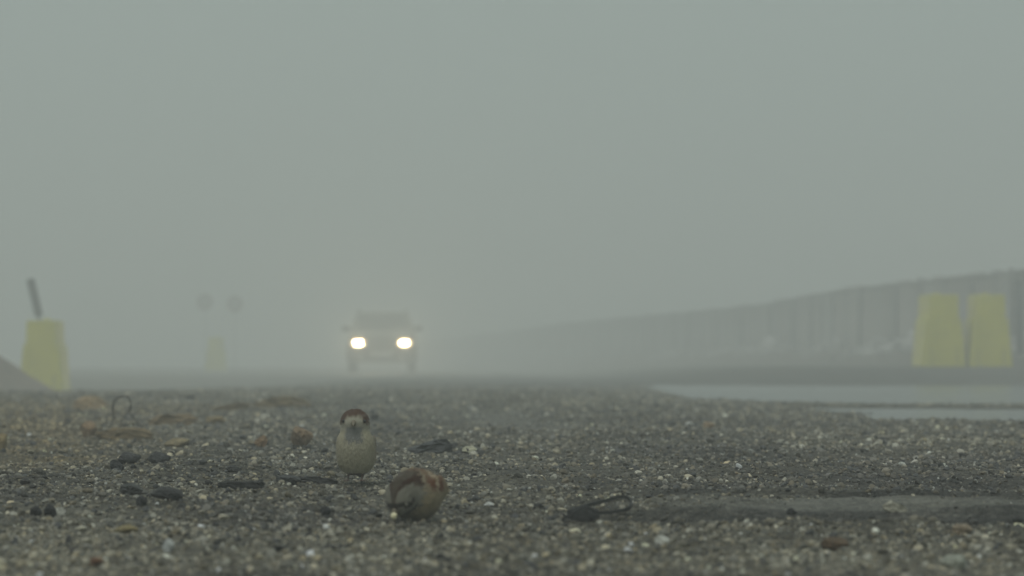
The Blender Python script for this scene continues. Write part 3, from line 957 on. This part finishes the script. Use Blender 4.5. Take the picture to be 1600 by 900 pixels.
# ------------------------------------------------------------------ the oncoming car
def car():
    D = 80.0
    x0 = (596 - CX) / F_PX * D
    root = empty('oncoming_car', (x0, D, hgt(x0, D)), R(1.5))
    tag(root, 'small boxy grey off-road car driving towards the camera with headlights on', 'car')
    def part(name, bm, m, loc=(0, 0, 0), rot=(0, 0, 0), parent=None, smooth=False):
        return link(name, bm_mesh(bm, name, smooth), m, parent or root, loc, rot)
    # body: cross-sections from nose (y=0) to tail (y=3.7); half width, sill, shoulder height
    secs = [(0.00, .70, .42, .78), (0.05, .78, .36, .90), (0.22, .82, .30, .96), (0.65, .84, .28, 1.00), (1.15, .845, .28, 1.04),
            (1.9, .845, .28, 1.06), (2.8, .84, .28, 1.06), (3.5, .82, .32, 1.04), (3.68, .76, .40, .98), (3.72, .70, .46, .9)]
    bm = bmesh.new()
    rings = []
    for y, hw, lo, hi in secs:
        pr = [(-hw * .92, lo), (-hw, lo + .10), (-hw, lo + (hi - lo) * .62), (-hw * .965, hi - .06), (-hw * .90, hi), (-hw * .4, hi + .03), (0, hi + .035),
              (hw * .4, hi + .03), (hw * .90, hi), (hw * .965, hi - .06), (hw, lo + (hi - lo) * .62), (hw, lo + .10), (hw * .92, lo)]
        rings.append([bm.verts.new((a, y, b)) for a, b in pr])
    n = len(rings[0])
    for A, B in zip(rings[:-1], rings[1:]):
        for j in range(n):
            bm.faces.new((A[j], A[(j + 1) % n], B[(j + 1) % n], B[j]))
    bm.faces.new(rings[0][::-1]); bm.faces.new(rings[-1])
    body = part('body', bm, M_paint, smooth=False)
    # cabin
    def cabin(bm, lv, inset=0.0):
        rr = []
        for z, hw, ya, yb in lv:
            hw -= inset; ya += inset; yb -= inset
            rr.append([bm.verts.new(p) for p in ((-hw, ya + .06, z), (-hw * .85, ya, z), (hw * .85, ya, z), (hw, ya + .06, z), (hw, yb - .05, z), (hw * .9, yb, z), (-hw * .9, yb, z), (-hw, yb - .05, z))])
        for A, B in zip(rr[:-1], rr[1:]):
            for j in range(8):
                bm.faces.new((A[j], A[(j + 1) % 8], B[(j + 1) % 8], B[j]))
        bm.faces.new(rr[0][::-1]); bm.faces.new(rr[-1])
    bm = bmesh.new(); cabin(bm, [(1.02, .775, 1.08, 3.62), (1.12, .765, 1.14, 3.58), (1.46, .665, 1.50, 3.42)])
    part('cabin', bm, M_paint)
    bm = bmesh.new(); cabin(bm, [(1.455, .668, 1.49, 3.43), (1.53, .645, 1.56, 3.38), (1.565, .56, 1.70, 3.2)])
    roof = part('roof', bm, M_paint)
    # glass, each pane proud of the cabin by a few millimetres
    def pane(name, pts, th=0.008):
        bm = bmesh.new()
        P = [Vector(p) for p in pts]
        nrm = (P[1] - P[0]).cross(P[2] - P[0]).normalized()
        a = [bm.verts.new(p + nrm * th) for p in P]; b = [bm.verts.new(p - nrm * th) for p in P]
        bm.faces.new(a); bm.faces.new(b[::-1])
        for i in range(len(P)): bm.faces.new((a[i], a[(i + 1) % len(P)], b[(i + 1) % len(P)], b[i]))
        return part(name, bm, M_glass)
    ws = pane('windscreen', [(-.62, 1.135, 1.13), (.62, 1.135, 1.13), (.545, 1.475, 1.445), (-.545, 1.475, 1.445)], 0.012)
    for s in (-1, 1):
        pane('side_window', [(s * .762, 1.42, 1.14), (s * .762, 2.35, 1.14), (s * .676, 2.35, 1.43), (s * .676, 1.68, 1.43)], 0.012)
        pane('side_window', [(s * .762, 2.45, 1.14), (s * .762, 3.35, 1.14), (s * .676, 3.25, 1.43), (s * .676, 2.45, 1.43)], 0.012)
        bm = bmesh.new(); tube(bm, [(s * .30 - .22, 1.12, 1.14), (s * .30, 1.17, 1.175), (s * .30 + .24, 1.20, 1.20)], .008, 6)
        part('wiper', bm, M_trim, (0, -0.015, 0.012), parent=ws)
        # roof rails on feet
        bm = bmesh.new(); tube(bm, [(s * .60, 1.70, 1.535), (s * .60, 1.76, 1.63), (s * .60, 3.15, 1.64), (s * .60, 3.25, 1.535)], .018, 8)
        part('roof_rail', bm, M_trim)
        m = box_bm(.20, .09, .14, .03)
        mo = part('mirror', m, M_trim, (s * .90, 1.24, 1.13))
        bm = bmesh.new(); tube(bm, [(-s * .16, .02, -.06), (-s * .06, .0, -.02)], .02, 6); part('mirror_arm', bm, M_trim, parent=mo)
        # headlights: round dish in a square surround
        h = part('headlight', box_bm(.40, .10, .27, .03), M_trim, (s * .565, .035, .765))
        bm = bmesh.new()
        bmesh.ops.create_uvsphere(bm, u_segments=24, v_segments=12, radius=0.5)
        for v in bm.verts: v.co = Vector((v.co.x * .37, v.co.y * .07, v.co.z * .225))
        part('lens', bm, M_lamp, (0, -.052, 0), parent=h, smooth=True)
        ld = bpy.data.lights.new('headlight_beam', 'SPOT')
        ld.energy = 560.0; ld.color = (1.0, 0.84, 0.56); ld.spot_size = R(75); ld.spot_blend = 1.0; ld.shadow_soft_size = 0.06
        lo = bpy.data.objects.new('headlight_beam', ld); lo.parent = h
        lo.location = (0, -0.13, 0); lo.rotation_euler = (R(-91.0), 0, 0); lo.rotation_mode = 'XYZ'
        COL.objects.link(lo)
        part('indicator', box_bm(.12, .05, .06, .012), M_amber, (s * .60, .03, .60))
        part('fog_lamp', box_bm(.13, .05, .08, .02), M_plate, (s * .50, -.115, .40))
        for wy in (.70, 2.95):
            w = empty('wheel', (s * .735, wy, .335)); w.parent = root
            bm = bmesh.new()
            pr = [(.20, -.09), (.30, -.10), (.325, -.085), (.335, -.04), (.335, .04), (.325, .085), (.30, .10), (.20, .09)]
            ns = 36
            rg = [[bm.verts.new((b, a * math.cos(2 * math.pi * i / ns), a * math.sin(2 * math.pi * i / ns))) for a, b in pr] for i in range(ns)]
            for i in range(ns):
                A, B = rg[i], rg[(i + 1) % ns]
                for j in range(len(pr)): bm.faces.new((A[j], A[(j + 1) % len(pr)], B[(j + 1) % len(pr)], B[j]))
            link('tyre', bm_mesh(bm, 'tyre', True), M_tyre, w)
            bm = bmesh.new()
            bmesh.ops.create_cone(bm, cap_ends=True, segments=28, radius1=.205, radius2=.16, depth=.12)
            link('rim', bm_mesh(bm, 'rim'), M_rim, w, (s * .02, 0, 0), (0, s * R(90), 0))
            # black arch over the wheel
            bm = bmesh.new()
            tube(bm, [(s * .842, wy + .41 * math.cos(q), .335 + .41 * math.sin(q)) for q in np.linspace(0, math.pi, 12)], .028, 8)
            part('wheel_arch', bm, M_trim)
        part('door_handle', box_bm(.03, .14, .03, .008), M_trim, (s * .845, 2.2, .92))
    g = part('grille', box_bm(.74, .06, .24, .02), M_trim, (0, .03, .765))
    for i in range(6):
        part('grille_bar', box_bm(.72, .02, .014, .004, 1), M_rim, (0, -.036, -.095 + .038 * i), parent=g)
    bp = part('bumper', box_bm(1.62, .22, .20, .05), M_trim, (0, .02, .47))
    part('number_plate', box_bm(.52, .012, .112, .004, 1), M_plate, (0, -.118, .02), parent=bp)
    part('skid_plate', box_bm(.9, .30, .08, .02), M_rim, (0, .10, .315))
car()

# ------------------------------------------------------------------ sparrows
def blob_body(name, slices, axis, ells, tubes, voxel=0.0012, smooth_it=5):
    """body lofted through ellipses along x or z, welded to tail and legs into one skin"""
    bm = bmesh.new()
    S = np.array(slices, float) / 1000.0
    tt = np.arange(len(S)); fine = np.linspace(0, len(S) - 1, (len(S) - 1) * 6 + 1)
    P = np.array([list(v) for v in catmull([Vector(q[:3]) for q in S], 6)])
    Q = np.array([list(v) for v in catmull([Vector((q[3], q[4], 0)) for q in S], 6)])
    n = 48
    rings = []
    for c, (ra, rb, _) in zip(P, Q):
        ra, rb = max(ra, .0006), max(rb, .0006)
        ring = []
        for j in range(n):
            q = 2 * math.pi * j / n
            if axis == 'z':
                ring.append(bm.verts.new((c[0] + ra * math.cos(q), c[1] + rb * math.sin(q), c[2])))
            else:
                ring.append(bm.verts.new((c[0], c[1] + ra * math.cos(q), c[2] + rb * math.sin(q))))
        rings.append(ring)
    for A, B in zip(rings[:-1], rings[1:]):
        for j in range(n):
            bm.faces.new((A[j], A[(j + 1) % n], B[(j + 1) % n], B[j]))
    bm.faces.new(rings[0][::-1]); bm.faces.new(rings[-1])
    for c, r, rot in ells:
        tmp = bmesh.ops.create_icosphere(bm, subdivisions=4, radius=1.0)
        M = Matrix.Translation(Vector(c)) @ Euler([R(a) for a in rot]).to_matrix().to_4x4() @ Matrix.Diagonal((*r, 1))
        bmesh.ops.transform(bm, matrix=M, verts=tmp['verts'])
    for pts, rad in tubes:
        tube(bm, pts, rad, 8)
    me = bm_mesh(bm, name)
    o = bpy.data.objects.new('tmp_body', me)
    COL.objects.link(o)
    md = o.modifiers.new('r', 'REMESH'); md.mode = 'VOXEL'; md.voxel_size = voxel
    ms = o.modifiers.new('s', 'SMOOTH'); ms.iterations = smooth_it; ms.factor = 0.5
    dg = bpy.context.evaluated_depsgraph_get()
    out = bpy.data.meshes.new_from_object(o.evaluated_get(dg))
    bpy.data.objects.remove(o)
    out.name = name
    out.shade_smooth()
    return out

def feather_material():
    m, N, L, b = mat_new('plumage')
    at = N.new('ShaderNodeAttribute'); at.attribute_name = 'tone'
    tc = N.new('ShaderNodeTexCoord')
    mp = N.new('ShaderNodeMapping'); mp.inputs['Scale'].default_value = (160, 420, 160)
    L.new(tc.outputs['Object'], mp.inputs['Vector'])
    nz = N.new('ShaderNodeTexNoise'); nz.inputs['Scale'].default_value = 1.0; nz.inputs['Detail'].default_value = 5
    L.new(mp.outputs[0], nz.inputs['Vector'])
    mr = N.new('ShaderNodeMapRange')
    mr.inputs['From Min'].default_value, mr.inputs['From Max'].default_value = .3, .7
    mr.inputs['To Min'].default_value, mr.inputs['To Max'].default_value = .90, 1.10
    L.new(nz.outputs['Fac'], mr.inputs['Value'])
    mx = N.new('ShaderNodeVectorMath'); mx.operation = 'SCALE'
    L.new(at.outputs['Color'], mx.inputs[0]); L.new(mr.outputs[0], mx.inputs['Scale'])
    L.new(mx.outputs[0], b.inputs['Base Color'])
    bp = N.new('ShaderNodeBump'); bp.inputs['Strength'].default_value = .6; bp.inputs['Distance'].default_value = .0012
    L.new(nz.outputs['Fac'], bp.inputs['Height']); L.new(bp.outputs[0], b.inputs['Normal'])
    b.inputs['Roughness'].default_value = .9
    b.inputs['Specular IOR Level'].default_value = .12
    b.inputs['Sheen Weight'].default_value = .15
    return m
M_feather = feather_material()
M_beak = simple('beak_horn', (0.15, 0.125, 0.085), 0.45, 0, 0.15, 200)
M_eye = simple('eye_black', (0.008, 0.007, 0.006), 0.08, 0, 0.1, 100, 0.0, 0.0001)
M_crumb = simple('crumb_cream', (0.72, 0.66, 0.44), 0.9, 0, 0.15, 300, 0.5, 0.0008)

def set_tone(me, fn):
    n = len(me.vertices)
    co = np.empty(n * 3); me.vertices.foreach_get('co', co); co = co.reshape(-1, 3) * 1000.0     # millimetres
    c = fn(co)
    at = me.attributes.new('tone', 'FLOAT_COLOR', 'POINT')
    at.data.foreach_set('color', np.concatenate([c, np.ones((n, 1))], 1).astype(np.float32).ravel())

def plumage(me, fn, flow, n, seed, skip):
    """short overlapping feather tips that break up the outline"""
    r = np.random.default_rng(seed)
    nv = len(me.vertices)
    co = np.empty(nv * 3); me.vertices.foreach_get('co', co); co = co.reshape(-1, 3)
    no = np.empty(nv * 3); me.vertices.foreach_get('normal', no); no = no.reshape(-1, 3)
    ok = np.where(~skip(co * 1000))[0]
    pick = r.choice(ok, min(n, len(ok)), replace=False)
    V, Fc, T = [], [], []
    tone = fn(co[pick] * 1000)
    for i, k in enumerate(pick):
        p, nn = co[k], no[k]
        f = flow(p * 1000)
        f = f + r.normal(0, .18, 3)
        f = f - nn * f.dot(nn)
        f /= (np.linalg.norm(f) + 1e-9)
        s = np.cross(nn, f)
        ln, wd = r.uniform(.005, .009), r.uniform(.0012, .0022)
        lift = r.uniform(.0004, .0016)
        b = len(V)
        q = p - nn * .0005
        V += [tuple(q - s * wd * .5), tuple(q + s * wd * .5), tuple(q + f * ln * .55 + s * wd + nn * lift * .7), tuple(q + f * ln + nn * lift), tuple(q + f * ln * .55 - s * wd + nn * lift * .7)]
        Fc += [(b, b + 1, b + 2, b + 4), (b + 4, b + 2, b + 3)]
        t = tone[i] * r.uniform(.92, 1.09)
        T += [t] * 5
    m2 = bpy.data.meshes.new('plumage')
    m2.from_pydata(V, [], Fc)
    at = m2.attributes.new('tone', 'FLOAT_COLOR', 'POINT')
    T = np.array(T)
    at.data.foreach_set('color', np.concatenate([T, np.ones((len(T), 1))], 1).astype(np.float32).ravel())
    return m2

def mm(*v): return tuple(a / 1000.0 for a in v)

def leg_tubes(hip, foot, yaw=0.0):
    """tarsus and four toes"""
    hx, hy, hz = hip; fx, fy, fz = foot
    ts = [([mm(hx, hy, hz), mm((hx + fx) / 2 - 3, (hy + fy) / 2, (hz + fz) / 2 + 1), mm(fx, fy, fz + 2)], [.0034, .0021, .0018])]
    for a, l in ((-24, 13), (0, 16), (24, 13), (180, 11)):
        c, s = math.cos(R(a + yaw)), math.sin(R(a + yaw))
        ts.append(([mm(fx, fy, fz + 2.2), mm(fx + c * l * .55, fy + s * l * .55, fz + 2.6), mm(fx + c * l, fy + s * l, fz + 1.2)], [.0018, .0016, .0011]))
    return ts

def mixc(base, m, c):
    m = np.clip(m, 0, 1)[:, None]
    return base * (1 - m) + np.array(c) * m

def cone_beak(root, base, tip, r, name='beak'):
    bm = bmesh.new()
    b, t = Vector(base), Vector(tip)
    pts = [b, b.lerp(t, .35), b.lerp(t, .7), t]
    tube(bm, pts, [r, r * .82, r * .45, r * .08], 12)
    return link(name, bm_mesh(bm, name, True), M_beak, root)

def ball(root, name, c, r, m):
    bm = bmesh.new()
    bmesh.ops.create_uvsphere(bm, u_segments=16, v_segments=10, radius=r)
    return link(name, bm_mesh(bm, name, True), m, root, c)

# --- upright male, facing the camera
def sparrow_upright():
    p = ground_hit(556, 756)
    root = empty('house_sparrow', (p.x, p.y, p.z + 0.005), R(-90 - 4))
    root.scale = (.92, .89, .97)
    tag(root, 'upright sparrow facing the camera with chestnut crown and pale belly', 'bird', 'sparrows')
    sl = [(-3, 0, 9, 6, 8), (-3, 0, 13, 18, 20), (-3, 0, 20, 26, 28), (-2, 0, 31, 32, 34), (0, 0, 45, 35, 36), (3, 0, 58, 34, 35.5), (5, 0, 70, 31, 33.5),
          (7, 0, 79, 27, 29.0), (10, 0, 88, 24, 25.5), (12, 0, 99, 23.5, 26.0), (12, 0, 109, 20, 22.5), (11, 0, 116, 14, 16), (10, 0, 120, 6, 7), (10, 0, 120.8, 1, 1)]
    ells = [(mm(-10, 30, 52), mm(28, 5.5, 24), (0, 25, 0)), (mm(-10, -30, 52), mm(28, 5.5, 24), (0, 25, 0)),
            (mm(-42, 0, 24), mm(38, 13, 5), (0, -32, 0)), (mm(-28, 0, 34), mm(24, 20, 15), (0, -30, 0))]
    ts = leg_tubes((4, 11, 18), (10, 13, -1), 8) + leg_tubes((2, -12, 18), (4, -14, -1), -8)
    me = blob_body('sparrow_body', sl, 'z', ells, ts)
    def tone(c):
        x, y, z = c[:, 0], c[:, 1], c[:, 2]
        n = vnoise(y * .25 + 50, z * .2 + x * .1, 91)
        col = np.empty_like(c); col[:] = (0.33, 0.30, 0.212)
        col = mixc(col, sstep(np.abs(y) + 2 * n, 24, 34) * sstep(z, 20, 40) * .6, (0.24, 0.205, 0.14))          # flanks
        col = mixc(col, sstep(x + 2 * n, 26, 40) * sstep(z, 30, 70) * .35, (0.36, 0.34, 0.27))
        back = sstep(-x + 2 * n, 2, 14) * sstep(z, 15, 30)
        col = mixc(col, back, (0.13, 0.075, 0.045))
        col = mixc(col, back * (sstep(np.sin(y * .55 + .08 * z), .5, .8)), (0.035, 0.026, 0.02))
        face = sstep(z + n, 84, 88)
        col = mixc(col, face, (0.32, 0.30, 0.235))
        bib = (1 - sstep(np.abs(y) + 2 * n, 12, 19)) * sstep(x, 12, 18) * sstep(z + 2 * n - .03 * y ** 2 * 0, 64, 73) * (1 - sstep(z, 88, 94))
        col = mixc(col, bib * .85, (0.125, 0.130, 0.130))
        crown = sstep(z + 2.5 * n + .014 * y ** 2, 104.0, 114.5)
        col = mixc(col, crown, (0.066, 0.034, 0.021))
        stripe = (1 - sstep(np.abs(np.abs(y) - 21.0), 2.4, 6.5)) * sstep(z, 93, 101) * (x > 6)
        col = mixc(col, stripe, (0.065, 0.033, 0.020))
        nape = sstep(-x, -6, 4) * sstep(z, 80, 90)
        col = mixc(col, nape, (0.085, 0.036, 0.022))
        legs = 1 - sstep(z, 11, 15)
        col = mixc(col, legs * (np.abs(y) < 25), (0.11, 0.07, 0.055))
        tail = sstep(-x, 42, 50)
        col = mixc(col, tail, (0.06, 0.045, 0.035))
        return np.clip(col, .01, .6)
    set_tone(me, tone)
    link('body', me, M_feather, root)
    def flow(q):
        return np.array((-.45, 0.0, -1.0)) if q[2] < 84 else np.array((-.7, .35 * np.sign(q[1]), -.35))
    pl = plumage(me, tone, flow, 2600, 5, lambda c: (c[:, 2] < 17) | ((c[:, 0] > 26) & (c[:, 2] > 84)))
    tag(link('plumage', pl, M_feather, root), kind='stuff')
    cone_beak(root, mm(33, 0, 98), mm(46, 1, 93), .0055)
    for s in (-1, 1):
        ball(root, 'eye', mm(27, s * 19.0, 100.5), .0032, M_eye)
    return root

# --- pecking male, head down to the left
def sparrow_pecking():
    p = ground_hit(652, 817)
    root = empty('house_sparrow', (p.x - 0.004, p.y + 0.02, p.z - 0.001), R(-90 - 36))
    root.scale = (.84, .95, 1.06)
    tag(root, 'sparrow bent down pecking, grey crown and chestnut nape, crumb at its beak', 'bird', 'sparrows')
    sl = [(-45, -4, 37, 3, 3), (-42, -3, 37, 16, 14), (-34, -2, 36.5, 26.5, 24), (-21, 0, 36, 33.5, 30.5), (-6, 0, 35.5, 36, 33), (8, 0, 35.5, 35, 32), (19, 0, 36, 30, 28),
          (28, 0, 36.5, 24.5, 24), (37, 0, 35, 22.5, 22.5), (44.5, 0, 33, 20.5, 20.5), (50, 0, 30.5, 16, 16), (53.5, 0, 29, 9.5, 9.5), (54.8, 0, 28.5, 1, 1)]
    ells = [(mm(-14, 28, 42), mm(27, 7.5, 18), (0, 8, 0)), (mm(-14, -28, 42), mm(27, 7.5, 18), (0, 8, 0)),
            (mm(-58, -22, 37), mm(32, 10, 5), (0, 4, 32))]
    ts = leg_tubes((0, 12, 14), (4, 15, -1), 6) + leg_tubes((0, -12, 14), (4, -15, -1), -6)
    me = blob_body('sparrow_body', sl, 'x', ells, ts)
    def tone(c):
        x, y, z = c[:, 0], c[:, 1], c[:, 2]
        n = vnoise(x * .25 + 20, z * .25 + 7, 92)
        ay = np.abs(y)
        col = np.empty_like(c); col[:] = (0.225, 0.185, 0.115)                        # flank and belly
        col = mixc(col, (1 - sstep(z + 2 * n, 8, 20)) * .45, (0.045, 0.043, 0.033))  # shade under the body, painted into the plumage
        mantle = sstep(z + 1.5 * n, 56, 60) * (1 - sstep(x, 14, 20))
        col = mixc(col, mantle, (0.120, 0.070, 0.038))
        col = mixc(col, mantle * sstep(np.sin(y * .8 + n), .45, .8), (0.040, 0.027, 0.018))
        wing = (ay > 15) * sstep(z + n, 41, 45) * (1 - sstep(x, 13, 17))
        col = mixc(col, wing * .8, (0.175, 0.125, 0.075))
        sh = (ay > 12) * np.exp(-(((x - 6) / 7.5) ** 2 + ((z - 51 + n) / 8.5) ** 2) ** 2)
        col = mixc(col, sh, (0.100, 0.034, 0.016))                                     # chestnut shoulder
        s2 = (ay > 12) * np.exp(-(((x + 14) / 7.0) ** 2 + ((z - 50 + n) / 8.5) ** 2) ** 2)
        col = mixc(col, s2, (0.110, 0.038, 0.018))
        bar = (ay > 12) * (1 - sstep(np.abs(x + 4.2 + .2 * (z - 48)), 1.5, 3.2)) * sstep(z, 38, 42)
        col = mixc(col, bar, (0.32, 0.26, 0.18))
        head = sstep(x + .25 * (z - 36) + n, 20, 23.5)
        col = mixc(col, head, (0.150, 0.142, 0.112))                                   # pale cheek
        wid = np.interp(x, [10, 20, 30, 36, 44, 50, 55], [33, 30, 25, 22.5, 18, 12.5, 4])
        fr = ay / wid
        up = sstep(z + .5 * (x - 30) + n, 30, 36)
        cap = head * (1 - sstep(fr + .03 * n, .34, .46)) * up
        band = head * (1 - cap) * (1 - sstep(fr + .05 * n, .72, .86)) * sstep(z + .55 * (x - 30) + n, 27, 33)
        nape = head * (1 - sstep(x + .25 * (z - 36), 25, 32)) * sstep(z + n, 45, 50)
        col = mixc(col, np.maximum(band, nape), (0.034, 0.015, 0.008))                 # chestnut side of the crown and nape
        col = mixc(col, cap * (1 - .6 * nape), (0.062, 0.049, 0.034))                  # grey crown
        eyel = head * (1 - sstep(np.abs(z + .55 * (x - 36) - 33.0), 2.0, 4.6)) * sstep(x, 34, 40)
        col = mixc(col, eyel, (0.024, 0.018, 0.014))
        bib = head * (1 - sstep(z + .6 * (x - 30) + n, 20, 26))
        col = mixc(col, bib * .9, (0.022, 0.022, 0.020))
        line = (1 - sstep(np.abs(x + .25 * (z - 36) - 19.5), 1.3, 3.2)) * (ay > 8) * sstep(z, 34, 40)
        col = mixc(col, line * .8, (0.20, 0.17, 0.12))
        col = mixc(col, (1 - sstep(z, 5, 8)) * (ay < 26), (0.11, 0.07, 0.055))
        col = mixc(col, sstep(-x, 55, 62), (0.05, 0.038, 0.03))
        return np.clip(col, .008, .6)
    set_tone(me, tone)
    link('body', me, M_feather, root)
    def flow(q):
        return np.array((-1.0, 0.0, -.25))
    pl = plumage(me, tone, flow, 2600, 6, lambda c: (c[:, 2] < 7) | (c[:, 0] > 50))
    tag(link('plumage', pl, M_feather, root), kind='stuff')
    cone_beak(root, mm(48, 0, 19), mm(56, 0, 8), .0058)
    for s in (-1, 1):
        ball(root, 'eye', mm(46.0, s * 14.5, 32.0), .0030, M_eye)
    # crumb held in the beak tip
    M = Matrix.Translation(root.location) @ Matrix.Rotation(root.rotation_euler.z, 4, 'Z')
    q = M @ Vector(mm(49.0, 3.5, 11.5))
    bm = bmesh.new()
    bmesh.ops.create_icosphere(bm, subdivisions=3, radius=.0042)
    r = random.Random(3)
    for v in bm.verts:
        v.co *= r.uniform(.85, 1.15); v.co.z *= 1.1
    o = link('bread_crumb', bm_mesh(bm, 'bread_crumb', True), M_crumb, None, q)
    tag(o, 'bright cream crumb held in the beak of the pecking sparrow', 'crumb')
    return root

sparrow_upright()
sparrow_pecking()

# ------------------------------------------------------------------ fog
def haze():
    m = bpy.data.materials.new('haze')
    m.use_nodes = True
    N, L = m.node_tree.nodes, m.node_tree.links
    N.clear()
    out = N.new('ShaderNodeOutputMaterial')
    pv = N.new('ShaderNodeVolumePrincipled')
    pv.inputs['Color'].default_value = (0.97, 0.98, 0.97, 1)
    pv.inputs['Density'].default_value = 0.0207
    pv.inputs['Anisotropy'].default_value = 0.22
    L.new(pv.outputs[0], out.inputs['Volume'])
    bm = box_bm(620, 620, 9.5)
    o = link('haze', bm_mesh(bm, 'haze'), m, None, (0, 100, 9.5 / 2 - 1.3))
    tag(o, 'pale grey fog filling the whole place', 'haze', kind='stuff')
haze()
